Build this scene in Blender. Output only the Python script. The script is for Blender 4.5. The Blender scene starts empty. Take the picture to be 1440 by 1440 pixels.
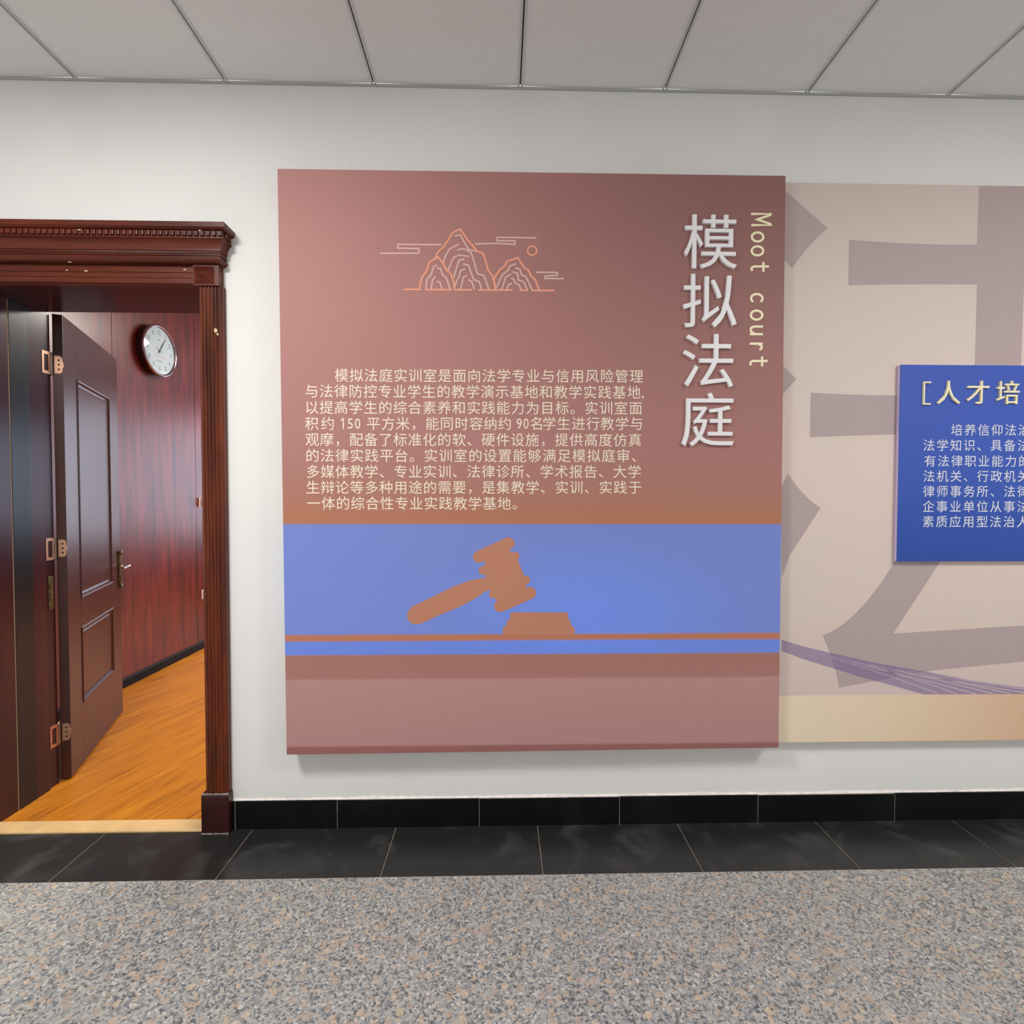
# -*- coding: utf-8 -*-
import bpy, bmesh, math, random
from mathutils import Vector, Matrix
random.seed(7)
S = bpy.context.scene
COL = S.collection
PI = math.pi

# ------------------------------------------------------------------ camera
YAW, PITCH, ROLL = 0.02292, -0.02509, 0.00106
CAM = Vector((0.0, -2.1557, 1.3919))
FOC = 720.0
_f = Vector((math.sin(YAW) * math.cos(PITCH), math.cos(YAW) * math.cos(PITCH), math.sin(PITCH)))
_r0 = Vector((math.cos(YAW), -math.sin(YAW), 0.0))
_u0 = _r0.cross(_f)
_r = _r0 * math.cos(ROLL) + _u0 * math.sin(ROLL)
_u = _u0 * math.cos(ROLL) - _r0 * math.sin(ROLL)
cd = bpy.data.cameras.new('camera')
cd.sensor_width = 36.0
cd.lens = 36.0 * FOC / 1440.0
cd.clip_start = 0.02
cam = bpy.data.objects.new('camera', cd)
cam.matrix_world = Matrix(((_r.x, _u.x, -_f.x, CAM.x), (_r.y, _u.y, -_f.y, CAM.y), (_r.z, _u.z, -_f.z, CAM.z), (0, 0, 0, 1)))
COL.objects.link(cam)
S.camera = cam

# ------------------------------------------------------------------ world, lights, exposure
wd = bpy.data.worlds.new('world')
S.world = wd
wd.use_nodes = True
wd.node_tree.nodes['Background'].inputs['Color'].default_value = (0.98, 0.99, 1.0, 1)
wd.node_tree.nodes['Background'].inputs['Strength'].default_value = 0.6
S.view_settings.view_transform = 'Standard'
S.view_settings.look = 'None'
S.view_settings.gamma = 1.0
S.view_settings.use_curve_mapping = False
S.view_settings.exposure = 0.36


def area(name, loc, aim, sx, sy, power, color=(1, 1, 1)):
    l = bpy.data.lights.new(name, 'AREA')
    l.shape = 'RECTANGLE'
    l.size, l.size_y = sx, sy
    l.energy = power
    l.color = color
    o = bpy.data.objects.new(name, l)
    o.location = loc
    o.rotation_euler = (Vector(aim) - Vector(loc)).to_track_quat('-Z', 'Y').to_euler()
    COL.objects.link(o)
    return o


HALL_LAMP = 56
area('hall_ceiling_lamp', (-1.5, -1.75, 3.06), (-1.5, -1.75, 0), 0.5, 0.5, HALL_LAMP, (1.0, 0.99, 0.975))
area('hall_ceiling_lamp', (2.5, -2.1, 3.06), (2.5, -2.1, 0), 0.6, 0.6, 46, (1.0, 0.99, 0.975))
area('room_window_light', (0.0, 6.4, 1.75), (0.0, 0, 1.75), 5.4, 1.9, 85, (0.72, 0.84, 1.0))
area('room_side_window_light', (3.1, 4.4, 1.7), (0, 4.4, 1.7), 4.0, 1.5, 45, (0.62, 0.78, 1.0))
area('room_ceiling_lamp', (-0.6, 2.9, 3.19), (-0.6, 2.9, 0), 1.2, 1.2, 105, (1.0, 0.95, 0.86))


# ------------------------------------------------------------------ helpers: pixels of the photo -> points on real planes
def W(px, py, y):
    d = _r * ((px - 720) / FOC) + _u * ((720 - py) / FOC) + _f
    return CAM + d * ((y - CAM.y) / d.y)


def lin(c):
    c = c / 255.0
    return c / 12.92 if c <= 0.04045 else ((c + 0.055) / 1.055) ** 2.4


def C3(r, g, b, k=1.0):
    return (min(lin(r) * k, 0.95), min(lin(g) * k, 0.95), min(lin(b) * k, 0.95), 1)


class NT:
    def __init__(self, name):
        self.m = bpy.data.materials.new(name)
        self.m.use_nodes = True
        self.t = self.m.node_tree
        self.b = self.t.nodes['Principled BSDF']

    def n(self, typ, **kw):
        nd = self.t.nodes.new(typ)
        for k, v in kw.items():
            if k in nd.inputs and not hasattr(nd, k):
                nd.inputs[k].default_value = v
            else:
                setattr(nd, k, v)
        return nd

    def l(self, a, b):
        self.t.links.new(a, b)

    def set(self, **kw):
        for k, v in kw.items():
            self.b.inputs[k.replace('_', ' ')].default_value = v

    def coord(self, scale=(1, 1, 1), rot=(0, 0, 0)):
        tc = self.n('ShaderNodeTexCoord')
        mp = self.n('ShaderNodeMapping')
        mp.inputs['Scale'].default_value = scale
        mp.inputs['Rotation'].default_value = rot
        self.l(tc.outputs['Object'], mp.inputs['Vector'])
        return mp.outputs['Vector']

    def noise(self, vec, scale, detail=4, rough=0.55, dist=0.0):
        n = self.n('ShaderNodeTexNoise')
        n.inputs['Scale'].default_value = scale
        n.inputs['Detail'].default_value = detail
        n.inputs['Roughness'].default_value = rough
        n.inputs['Distortion'].default_value = dist
        self.l(vec, n.inputs['Vector'])
        return n.outputs['Fac']

    def ramp(self, fac, stops, interp='LINEAR'):
        r = self.n('ShaderNodeValToRGB')
        cr = r.color_ramp
        cr.interpolation = interp
        while len(cr.elements) < len(stops):
            cr.elements.new(0.5)
        for e, (p, c) in zip(cr.elements, stops):
            e.position = p
            e.color = c
        self.l(fac, r.inputs['Fac'])
        return r.outputs['Color']

    def mix(self, a, b, fac, mode='MIX'):
        m = self.n('ShaderNodeMix', data_type='RGBA', blend_type=mode)
        for sock, v in ((m.inputs[0], fac), (m.inputs[6], a), (m.inputs[7], b)):
            if hasattr(v, 'links'):
                self.l(v, sock)
            else:
                sock.default_value = v
        return m.outputs[2]

    def math(self, op, a, b=0.0, c=0.0, clamp=False):
        m = self.n('ShaderNodeMath', operation=op)
        m.use_clamp = clamp
        for i, v in enumerate((a, b, c)):
            if hasattr(v, 'links'):
                self.l(v, m.inputs[i])
            else:
                m.inputs[i].default_value = v
        return m.outputs[0]

    def maprange(self, v, a, b, lo=0.0, hi=1.0, smooth=False):
        m = self.n('ShaderNodeMapRange')
        if smooth:
            m.interpolation_type = 'SMOOTHSTEP'
        self.l(v, m.inputs['Value'])
        m.inputs['From Min'].default_value = a
        m.inputs['From Max'].default_value = b
        m.inputs['To Min'].default_value = lo
        m.inputs['To Max'].default_value = hi
        return m.outputs['Result']

    def color(self, c):
        self.l(c, self.b.inputs['Base Color'])

    def bump(self, h, strength=0.2, dist=0.002):
        b = self.n('ShaderNodeBump')
        b.inputs['Strength'].default_value = strength
        b.inputs['Distance'].default_value = dist
        self.l(h, b.inputs['Height'])
        self.l(b.outputs['Normal'], self.b.inputs['Normal'])


def flat(name, c, rough=0.5, metal=0.0, var=0.0, scale=8, spec=0.5):
    t = NT(name)
    t.set(Base_Color=c, Roughness=rough, Metallic=metal, Specular_IOR_Level=spec)
    if var:
        f = t.noise(t.coord(), scale, 5)
        lo = tuple(v * (1 - var) for v in c[:3]) + (1,)
        hi = tuple(min(v * (1 + var), 1) for v in c[:3]) + (1,)
        t.color(t.ramp(f, [(0.3, lo), (0.7, hi)]))
    return t.m


# ------------------------------------------------------------------ helpers: objects
def empty(name, loc, rz=0.0):
    o = bpy.data.objects.new(name, None)
    o.location = loc
    o.rotation_euler = (0, 0, rz)
    o.empty_display_size = 0.1
    COL.objects.link(o)
    return o


def tag(o, label=None, cat=None, group=None, kind=None):
    for k, v in (('label', label), ('category', cat), ('group', group), ('kind', kind)):
        if v:
            o[k] = v
    return o


def rootmat(p):
    m = Matrix.Identity(4)
    while p is not None:
        m = (Matrix.Translation(p.location) @ p.rotation_euler.to_matrix().to_4x4()) @ m
        p = p.parent
    return m


def build(name, bm, mats, parent=None, local=False, smooth=False, label=None):
    """link a bmesh as ONE object; mesh given in world metres unless local"""
    if not isinstance(mats, (list, tuple)):
        mats = [mats]
    if parent is not None and not local:
        bm.transform(rootmat(parent).inverted())
    bm.normal_update()
    me = bpy.data.meshes.new(name)
    bm.to_mesh(me)
    bm.free()
    for m in mats:
        me.materials.append(m)
    if smooth:
        for p in me.polygons:
            p.use_smooth = True
        try:
            me.set_sharp_from_angle(angle=math.radians(38))
        except Exception:
            pass
    o = bpy.data.objects.new(name, me)
    COL.objects.link(o)
    if parent is not None:
        o.parent = parent
    if label:
        o['label'] = label
    return o


def box(bm, x0, x1, y0, y1, z0, z1, mi=0, bev=0.0):
    t = bmesh.new()
    v = [t.verts.new((x, y, z)) for x in (x0, x1) for y in (y0, y1) for z in (z0, z1)]
    for q in ((0, 1, 3, 2), (4, 6, 7, 5), (0, 4, 5, 1), (2, 3, 7, 6), (0, 2, 6, 4), (1, 5, 7, 3)):
        t.faces.new([v[i] for i in q])
    bmesh.ops.recalc_face_normals(t, faces=t.faces)
    if bev > 0:
        bmesh.ops.bevel(t, geom=list(t.edges), offset=bev, segments=2, affect='EDGES', profile=0.6)
    merge(bm, t, mi)


def merge(bm, t, mi=0):
    t.verts.index_update()
    vs = [bm.verts.new(v.co) for v in t.verts]
    for f in t.faces:
        try:
            nf = bm.faces.new([vs[v.index] for v in f.verts])
            nf.material_index = mi
        except ValueError:
            pass
    t.free()


def prism(bm, poly, fn0, fn1, mi=0, caps=True):
    """extrude 2-D polygon between two placements"""
    t = bmesh.new()
    a = [t.verts.new(fn0(*p)) for p in poly]
    b = [t.verts.new(fn1(*p)) for p in poly]
    n = len(poly)
    for i in range(n):
        j = (i + 1) % n
        t.faces.new((a[i], a[j], b[j], b[i]))
    if caps:
        t.faces.new(a)
        t.faces.new(list(reversed(b)))
    bmesh.ops.recalc_face_normals(t, faces=t.faces)
    merge(bm, t, mi)


def lathe(bm, prof, n, M=None, mi=0, closed=False):
    """revolve (r, h) about local Z"""
    t = bmesh.new()
    rings = []
    for r, h in prof:
        if r < 1e-6:
            rings.append([t.verts.new((0, 0, h))])
        else:
            rings.append([t.verts.new((r * math.cos(2 * PI * k / n), r * math.sin(2 * PI * k / n), h)) for k in range(n)])
    m = len(rings)
    for i in range(m if closed else m - 1):
        A, B = rings[i], rings[(i + 1) % m]
        for k in range(n):
            k2 = (k + 1) % n
            if len(A) == 1 and len(B) == 1:
                continue
            if len(A) == 1:
                t.faces.new((A[0], B[k], B[k2]))
            elif len(B) == 1:
                t.faces.new((A[k], B[0], A[k2]))
            else:
                t.faces.new((A[k], B[k], B[k2], A[k2]))
    bmesh.ops.recalc_face_normals(t, faces=t.faces)
    if M is not None:
        t.transform(M)
    merge(bm, t, mi)


def along(p0, p1):
    p0, p1 = Vector(p0), Vector(p1)
    q = (p1 - p0).to_track_quat('Z', 'Y')
    return Matrix.Translation(p0) @ q.to_matrix().to_4x4(), (p1 - p0).length


def rod(bm, p0, p1, r, n=16, r1=None, mi=0):
    M, L = along(p0, p1)
    r1 = r if r1 is None else r1
    lathe(bm, [(0, 0), (r, 0), (r1, L), (0, L)], n, M, mi)


# flat printed shapes on a vertical plane y = const (facing the corridor)
def poly_px(bm, pts, y, dy=0.0, mi=0):
    vs = [bm.verts.new(W(px, py, y) + Vector((0, -dy, 0))) for px, py in pts]
    f = bm.faces.new(vs)
    f.material_index = mi
    f.normal_update()
    if f.normal.y > 0:
        f.normal_flip()
    return f


def disc_px(bm, px, py, r, y, dy, n=20, mi=0):
    poly_px(bm, [(px + r * math.cos(2 * PI * k / n), py + r * math.sin(2 * PI * k / n)) for k in range(n)], y, dy, mi)


_rc = [0]


def ribbon_px(bm, pts, w, y, dy, mi=0):
    """one mitred strip along a polyline, each stroke a hair in front of the last"""
    _rc[0] += 1
    dy = dy + 0.00004 * (_rc[0] % 7)
    P_ = [Vector(p) for p in pts]
    P_ = [p for k, p in enumerate(P_) if k == 0 or (p - P_[k - 1]).length > 1e-4]
    n = len(P_)
    closed = n > 3 and (P_[0] - P_[-1]).length < 0.01
    if closed:
        P_.pop()
        n -= 1
    D = [(P_[(k + 1) % n] - P_[k]).normalized() for k in range(n if closed else n - 1)]
    rows = []
    for k in range(n):
        d0 = D[k - 1] if (k > 0 or closed) else D[0]
        d1 = D[k] if (k < n - 1 or closed) else D[-1]
        t_ = d0 + d1
        t_ = t_.normalized() if t_.length > 1e-3 else d1
        c_ = max(t_.dot(d1), 0.5)
        nn = Vector((-t_.y, t_.x)) * (w / 2 / c_)
        p = P_[k]
        if not closed and k == 0:
            p = p - D[0] * w * 0.35
        if not closed and k == n - 1:
            p = p + D[-1] * w * 0.35
        rows.append([bm.verts.new(W(q.x, q.y, y) + Vector((0, -dy, 0))) for q in (p + nn, p - nn)])
    for k in range(n if closed else n - 1):
        A, B = rows[k], rows[(k + 1) % n]
        f = bm.faces.new((A[0], B[0], B[1], A[1]))
        f.material_index = mi
        f.normal_update()
        if f.normal.y > 0:
            f.normal_flip()


def capsule_px(bm, a, b, r, y, dy, mi=0):
    (x0, y0), (x1, y1) = a, b
    ang = math.atan2(y1 - y0, x1 - x0)
    pts = [(x1 + r * math.cos(ang - PI / 2 + PI * k / 10), y1 + r * math.sin(ang - PI / 2 + PI * k / 10)) for k in range(11)]
    pts += [(x0 + r * math.cos(ang + PI / 2 + PI * k / 10), y0 + r * math.sin(ang + PI / 2 + PI * k / 10)) for k in range(11)]
    poly_px(bm, pts, y, dy, mi)


# ------------------------------------------------------------------ text glyphs (the built-in font)
_gc = {}


def glyph(ch, off=0.0, ext=0.0):
    key = (ch, off, ext)
    if key in _gc:
        return _gc[key]
    cu = bpy.data.curves.new('glyph', 'FONT')
    cu.body = ch
    cu.size = 1.0
    cu.resolution_u = 3
    cu.offset = off
    cu.extrude = ext
    cu.fill_mode = 'FRONT' if ext == 0 else 'BOTH'
    ob = bpy.data.objects.new('glyph', cu)
    COL.objects.link(ob)
    dg = bpy.context.evaluated_depsgraph_get()
    me = bpy.data.meshes.new_from_object(ob.evaluated_get(dg))
    vs = [v.co.copy() for v in me.vertices]
    fs = [list(p.vertices) for p in me.polygons]
    bpy.data.objects.remove(ob)
    bpy.data.curves.remove(cu)
    bpy.data.meshes.remove(me)
    xs = [v.x for v in vs] or [0]
    ys = [v.y for v in vs] or [0]
    _gc[key] = (vs, fs, (min(xs), max(xs), min(ys), max(ys)))
    return _gc[key]


def put(bm, ch, org, sx, sz, cx, cy, off=0.0, ext=0.0, rot=False, mi=0):
    """glyph with its local point (cx, cy) at org, facing -Y"""
    vs, fs, _ = glyph(ch, off, ext)
    nv = []
    for v in vs:
        x, z, d = (v.x - cx) * sx, (v.y - cy) * sz, v.z
        if rot:
            x, z = z, -x
        nv.append(bm.verts.new((org.x + x, org.y - (d + ext), org.z + z)))
    for f in fs:
        try:
            nf = bm.faces.new([nv[i] for i in f])
            nf.material_index = mi
        except ValueError:
            pass


_, _, CELL = glyph('国')
CX, CY = (CELL[0] + CELL[1]) / 2, (CELL[2] + CELL[3]) / 2
EMW = (CELL[1] - CELL[0]) / 0.85            # em in glyph units


def cjk(bm, ch, px, py, em_px, y, dy, off=0.0, ext=0.0, wx=1.0):
    p = W(px, py, y)
    s = em_px * (y - CAM.y) / FOC / EMW
    put(bm, ch, Vector((p.x, y - dy, p.z)), s * wx, s, CX, CY, off, ext)


def latin_box(bm, ch, px, py, w_px, s_px, y, dy, off=0.0, base=True):
    """latin glyph: ink centred on px, baseline at py, ink width w_px, em s_px"""
    b = glyph(ch, off)[2]
    p = W(px, py, y)
    k = (y - CAM.y) / FOC
    put(bm, ch, Vector((p.x, y - dy, p.z)), w_px * k / (b[1] - b[0]), s_px * k, (b[0] + b[1]) / 2, 0.0, off)


# ================================================================== materials
HALL = 1.0


def mat_wall():
    t = NT('white_wall_paint')
    v = t.coord()
    n1 = t.noise(v, 1.3, 3)
    n2 = t.noise(v, 7.0, 5, 0.6)
    c = t.ramp(n1, [(0.3, C3(225, 224, 220)), (0.7, C3(233, 231, 227))])
    c = t.mix(c, C3(214, 210, 203), t.maprange(n2, 0.62, 0.8, 0, 0.35))
    t.color(c)
    t.set(Roughness=0.75, Specular_IOR_Level=0.2)
    t.bump(t.noise(v, 60, 4), 0.06, 0.002)
    return t.m


def mat_granite():
    t = NT('speckled_granite')
    v0 = t.coord()
    warp = t.n('ShaderNodeTexNoise')
    warp.inputs['Scale'].default_value = 55
    warp.inputs['Detail'].default_value = 2
    t.l(v0, warp.inputs['Vector'])
    add = t.n('ShaderNodeVectorMath', operation='MULTIPLY_ADD')
    t.l(warp.outputs['Color'], add.inputs[0])
    add.inputs[1].default_value = (0.016, 0.016, 0.016)
    t.l(v0, add.inputs[2])
    v = add.outputs[0]

    def cells(scale):
        vo = t.n('ShaderNodeTexVoronoi', feature='F1')
        vo.inputs['Scale'].default_value = scale
        vo.inputs['Randomness'].default_value = 1.0
        t.l(v, vo.inputs['Vector'])
        sp = t.n('ShaderNodeSeparateColor')
        t.l(vo.outputs['Color'], sp.inputs[0])
        return sp.outputs[0], sp.outputs[1], vo.outputs['Distance']
    a, a2, _ = cells(165)
    base = t.ramp(a, [(0.0, C3(100, 102, 103)), (0.15, C3(132, 134, 134)), (0.38, C3(154, 155, 153)), (0.62, C3(172, 170, 165)),
                      (0.82, C3(184, 175, 163)), (0.95, C3(200, 196, 190))], 'CONSTANT')
    b, b2, bd = cells(46)
    pink = t.ramp(b2, [(0.0, C3(190, 163, 138)), (0.35, C3(180, 157, 138)), (0.7, C3(204, 180, 150)), (0.9, C3(168, 154, 132))], 'CONSTANT')
    m = t.math('MULTIPLY', t.math('GREATER_THAN', b, 0.7), t.math('LESS_THAN', bd, 0.5))
    c = t.mix(base, pink, t.math('MULTIPLY', m, 0.62))
    d, d2, dd = cells(120)
    dark = t.math('MULTIPLY', t.math('GREATER_THAN', d, 0.93), t.math('LESS_THAN', dd, 0.42))
    c = t.mix(c, C3(84, 80, 78), t.math('MULTIPLY', dark, 0.8))
    big = t.noise(v0, 2.2, 2)
    c = t.mix(c, C3(170, 166, 162), t.maprange(big, 0.45, 0.75, 0, 0.22))
    t.color(c)
    t.set(Roughness=0.42, Specular_IOR_Level=0.35)
    return t.m


def mat_black_tile(name, base, hi, rough, spec=0.5):
    t = NT(name)
    v = t.coord()
    f = t.noise(v, 5.0, 6, 0.6, 0.6)
    c = t.ramp(f, [(0.25, base), (0.52, base), (0.78, hi)])
    s = t.noise(t.coord((3.0, 16.0, 16.0), (0, 0, 0.2)), 3.0, 7, 0.7)
    c = t.mix(c, C3(90, 88, 86), t.maprange(s, 0.66, 0.76, 0, 0.35))
    t.color(c)
    r = t.maprange(f, 0.3, 0.8, rough * 0.85, rough * 1.3)
    t.l(r, t.b.inputs['Roughness'])
    t.set(Specular_IOR_Level=spec)
    return t.m


def mat_wood(name, dark, mid, light, rough=0.3, axis='Z', scale=1.0, spec=0.5, coat=0.0, streak=1.0):
    t = NT(name)
    s = {'Z': (9, 9, 0.9), 'X': (0.9, 9, 9), 'Y': (9, 0.9, 9)}[axis]
    v = t.coord(tuple(q * scale for q in s))
    f1 = t.noise(v, 2.2, 6, 0.6, 0.5)
    v2 = t.coord(tuple(q * scale * (4 if q > 5 else 1.5) for q in s))
    f2 = t.noise(v2, 3.0, 5, 0.7, 0.2)
    c = t.ramp(f1, [(0.28, dark), (0.5, mid), (0.74, light)])
    c = t.mix(c, dark, t.maprange(f2, 0.52, 0.72, 0, 0.55 * streak))
    t.color(c)
    t.set(Roughness=rough, Specular_IOR_Level=spec, Coat_Weight=coat, Coat_Roughness=0.12)
    t.bump(f2, 0.05, 0.001)
    return t.m


def mat_plank():
    t = NT('orange_wood_floor')
    rz = math.radians(19)
    v = t.coord((1, 1, 1), (0, 0, rz))
    sp = t.n('ShaderNodeSeparateXYZ')
    t.l(v, sp.inputs[0])
    row = t.math('FLOOR', t.math('MULTIPLY', sp.outputs[0], 1 / 0.19))
    cmb = t.n('ShaderNodeCombineXYZ')
    t.l(t.math('MULTIPLY', sp.outputs[0], 13.0), cmb.inputs[0])
    t.l(t.math('ADD', t.math('MULTIPLY', sp.outputs[1], 1.5), t.math('MULTIPLY', row, 3.7)), cmb.inputs[1])
    t.l(row, cmb.inputs[2])
    f = t.noise(cmb.outputs[0], 1.6, 6, 0.62, 0.9)
    c = t.ramp(f, [(0.22, C3(118, 66, 14)), (0.42, C3(186, 110, 20)), (0.6, C3(204, 126, 26)), (0.8, C3(216, 148, 48))])
    fr = t.math('FRACT', t.math('MULTIPLY', sp.outputs[0], 1 / 0.19))
    seam = t.math('LESS_THAN', fr, 0.012)
    c = t.mix(c, C3(110, 62, 26), t.math('MULTIPLY', seam, 0.5))
    t.color(c)
    t.set(Roughness=0.38, Specular_IOR_Level=0.4)
    return t.m


M_wall = mat_wall()
M_granite = mat_granite()
M_skirt = mat_black_tile('black_skirting_tile', C3(9, 9, 9), C3(20, 20, 20), 0.45, 0.22)
M_border = mat_black_tile('black_floor_tile', C3(36, 35, 34), C3(72, 71, 70), 0.36)
M_grout = flat('pale_grout', C3(150, 143, 136), 0.9, var=0.3, scale=40)
M_panel = flat('white_ceiling_panel', C3(238, 237, 236), 0.6, var=0.012, scale=20, spec=0.2)
M_bar = flat('grey_ceiling_bar', C3(206, 206, 208), 0.5)
M_slot = flat('dark_slot', C3(14, 14, 14), 0.9)
M_angle = flat('grey_edge_trim', C3(178, 178, 176), 0.5)
M_case = mat_wood('brown_varnished_casing', C3(60, 23, 11), C3(98, 42, 19), C3(122, 56, 25), 0.3, 'Z', 1.0, 0.35)
M_caseX = mat_wood('brown_varnished_cornice', C3(58, 21, 11), C3(88, 34, 18), C3(106, 46, 25), 0.34, 'X', 1.0, 0.3)
M_plinth = flat('dark_plinth_wood', C3(52, 18, 16), 0.3, var=0.2, scale=12)
M_lining = mat_wood('dark_purple_lining', C3(34, 9, 13), C3(56, 16, 21), C3(70, 23, 27), 0.2, 'Z', 0.6, streak=0.5)
M_strip = mat_wood('blackened_strip', C3(12, 12, 14), C3(18, 18, 21), C3(28, 24, 27), 0.22, 'Z', 0.8, streak=0.5)
M_gap = flat('pale_gap_filler', C3(150, 130, 100), 0.8)
M_door = flat('dark_red_door_lacquer', C3(68, 29, 24), 0.3, var=0.08, scale=3)
M_dedge = flat('dark_door_edge', C3(58, 24, 16), 0.35, var=0.15, scale=9)
M_room = mat_wood('mahogany_wall_board', C3(48, 9, 10), C3(96, 23, 18), C3(128, 40, 27), 0.29, 'Z', 0.9, 0.8)
M_seam = flat('black_seam', C3(18, 8, 8), 0.8)
M_plank = mat_plank()
M_rbase = flat('black_room_baseboard', C3(9, 9, 11), 0.55, spec=0.25)
M_thr = flat('pale_threshold_wood', C3(222, 184, 128), 0.4, var=0.1, scale=10)
M_brass = flat('pinkish_brass', C3(196, 150, 124), 0.3, 0.85)
M_steel = flat('dull_hinge_steel', C3(150, 132, 118), 0.35, 0.8, var=0.2, scale=60)
M_antique = flat('antique_brass', C3(112, 98, 66), 0.35, 0.9, var=0.4, scale=70)
M_nickel = flat('bright_nickel', C3(214, 208, 198), 0.18, 1.0)
M_chrome = flat('chrome_rim', C3(150, 132, 136), 0.12, 1.0)
M_cbody = flat('dark_clock_body', C3(38, 18, 16), 0.35)
M_dial = flat('white_clock_dial', C3(196, 208, 214), 0.6)
M_num = flat('grey_numerals', C3(120, 128, 134), 0.6)
M_red = flat('faded_red_print', C3(222, 150, 150), 0.6)
M_hand = flat('dark_clock_hand', C3(92, 100, 100), 0.4)
M_black = flat('black_hole', C3(10, 9, 9), 0.8)

# ================================================================== structure
CEIL = 3.092
# opening in the hall wall
OX0, OX1, OZ = -2.145, -1.235, 2.262
WT = 0.40                                           # wall thickness
bm = bmesh.new()
box(bm, -6.0, OX0 - 0.045, 0, WT, 0, CEIL)
box(bm, OX1 + 0.045, 6.5, 0, WT, 0, CEIL)
box(bm, OX0 - 0.045, OX1 + 0.045, 0, WT, OZ + 0.05, CEIL)
tag(build('wall_front', bm, M_wall), 'white painted corridor wall behind the display boards', 'wall', kind='structure')

bm = bmesh.new()
box(bm, -6.0, 6.5, -5.0, -0.296, -0.05, 0.0)
tag(build('floor', bm, M_granite), 'speckled grey and pink granite corridor floor', 'floor', kind='structure')

# black border tiles along the wall with pale joints
B0, BW = -1.641, 0.2885
bm = bmesh.new()
box(bm, -6.0, 6.5, -0.296, 0.0, -0.05, -0.0002, 1)
for i in range(-8, 15):
    x0, x1 = B0 + 0.6 * i + 0.0012, B0 + 0.6 * (i + 1) - 0.0012
    if x1 > 6.5 or x0 < -6:
        continue
    box(bm, x0, x1, -0.294, -0.0035, -0.02, 0.0006, 0)
tag(build('floor_border', bm, [M_border, M_grout]), 'row of black stone tiles edging the floor along the wall', 'floor border', kind='structure')

# black skirting tiles
bm = bmesh.new()
box(bm, -1.137, 6.5, -0.0112, -0.0005, 0.0, 0.1178, 1)
lx = -2.145 - 1.235 + 1.137
box(bm, -6.0, lx, -0.0112, -0.0005, 0.0, 0.1178, 1)
edges = [-1.134, -1.113] + [-0.687 + 0.5985 * k for k in range(0, 13)]
for a, b in zip(edges[:-1], edges[1:]):
    t = 0.1195 + 0.0022 * math.sin(a * 5.0)
    if b > 6.5:
        break
    box(bm, a + 0.0011, b - 0.0011, -0.012, -0.001, 0.0014, t, 0)
xx = lx - 0.003
while xx > -5.9:
    box(bm, max(xx - 0.5985, -6.0) + 0.0015, xx - 0.0015, -0.012, -0.001, 0.0014, 0.1195, 0)
    xx -= 0.5985
tag(build('baseboard_front', bm, [M_skirt, M_grout]), 'black stone skirting tiles at the foot of the white wall', 'baseboard', kind='structure')
# lumpy plaster bead above the skirting
bm = bmesh.new()
N = 400
xa, xb = -1.13, 6.4
rows = []
for i in range(N + 1):
    x = xa + (xb - xa) * i / N
    h = 0.130 + 0.0025 * math.sin(x * 9.1) + 0.0015 * math.sin(x * 31) + random.uniform(-.001, .001)
    lo = 0.1175 + random.uniform(-.001, .001)
    rows.append([bm.verts.new((x, -0.0004, h)), bm.verts.new((x, -0.002, h - 0.006)), bm.verts.new((x, -0.005, lo + 0.005)), bm.verts.new((x, -0.005, lo))])
for A, B in zip(rows[:-1], rows[1:]):
    for k in range(3):
        bm.faces.new((A[k], B[k], B[k + 1], A[k + 1]))
bmesh.ops.recalc_face_normals(bm, faces=bm.faces)
M_bead = flat('rough_white_plaster', C3(238, 230, 222), 0.85, var=0.12, scale=30)
tag(build('trim_1', bm, M_bead, smooth=True), 'rough white plaster bead above the black skirting', 'trim', kind='structure')

# ceiling: long white boards with grey slotted bars between them
C0 = -1.7186
bm = bmesh.new()
box(bm, -6.0, 6.5, -5.0, 0.0, CEIL + 0.022, CEIL + 0.06, 1)
for i in range(-8, 14):
    x0, x1 = C0 + 0.6 * i + 0.0105, C0 + 0.6 * (i + 1) - 0.0105
    if x0 < -6 or x1 > 6.5:
        continue
    # a board that sags a little between its bars
    n = 10
    lo = []
    for j in range(n + 1):
        u = j / n
        sag = -0.0035 * (1 - (2 * u - 1) ** 2) + 0.0035
        lo.append((x0 + (x1 - x0) * u, CEIL + sag))
    poly = lo + [(x1, CEIL + 0.02), (x0, CEIL + 0.02)]
    prism(bm, poly, lambda a, b: (a, -5.0, b), lambda a, b: (a, -0.003, b), 0)
ceil = tag(build('ceiling', bm, [M_panel, M_slot]), 'white board ceiling of the corridor', 'ceiling', kind='structure')
for i in range(-7, 14):
    x = C0 + 0.6 * i
    bm = bmesh.new()
    poly = [(-0.0105, 0.001), (-0.002, 0.001), (-0.002, 0.014), (0.002, 0.014), (0.002, 0.001), (0.0105, 0.001), (0.0105, 0.018), (-0.0105, 0.018)]
    a = [(x + p, CEIL + q) for p, q in poly]
    for k0, k1 in ((0, 1), (4, 5)):
        pass
    box(bm, x - 0.0105, x - 0.0027, -5.0, -0.003, CEIL - 0.0005, CEIL + 0.018, 0)
    box(bm, x + 0.0027, x + 0.0105, -5.0, -0.003, CEIL - 0.0005, CEIL + 0.018, 0)
    box(bm, x - 0.0027, x + 0.0027, -5.0, -0.003, CEIL + 0.008, CEIL + 0.018, 1)
    build('ceiling_bar', bm, [M_bar, M_slot], ceil, label='grey slotted ceiling bar')
bm = bmesh.new()
box(bm, -6.0, 6.5, -0.006, -0.0003, CEIL - 0.011, CEIL - 0.0015, 0)
tag(build('trim_2', bm, M_angle), 'thin grey edge trim where ceiling meets wall', 'trim', kind='structure')

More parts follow.
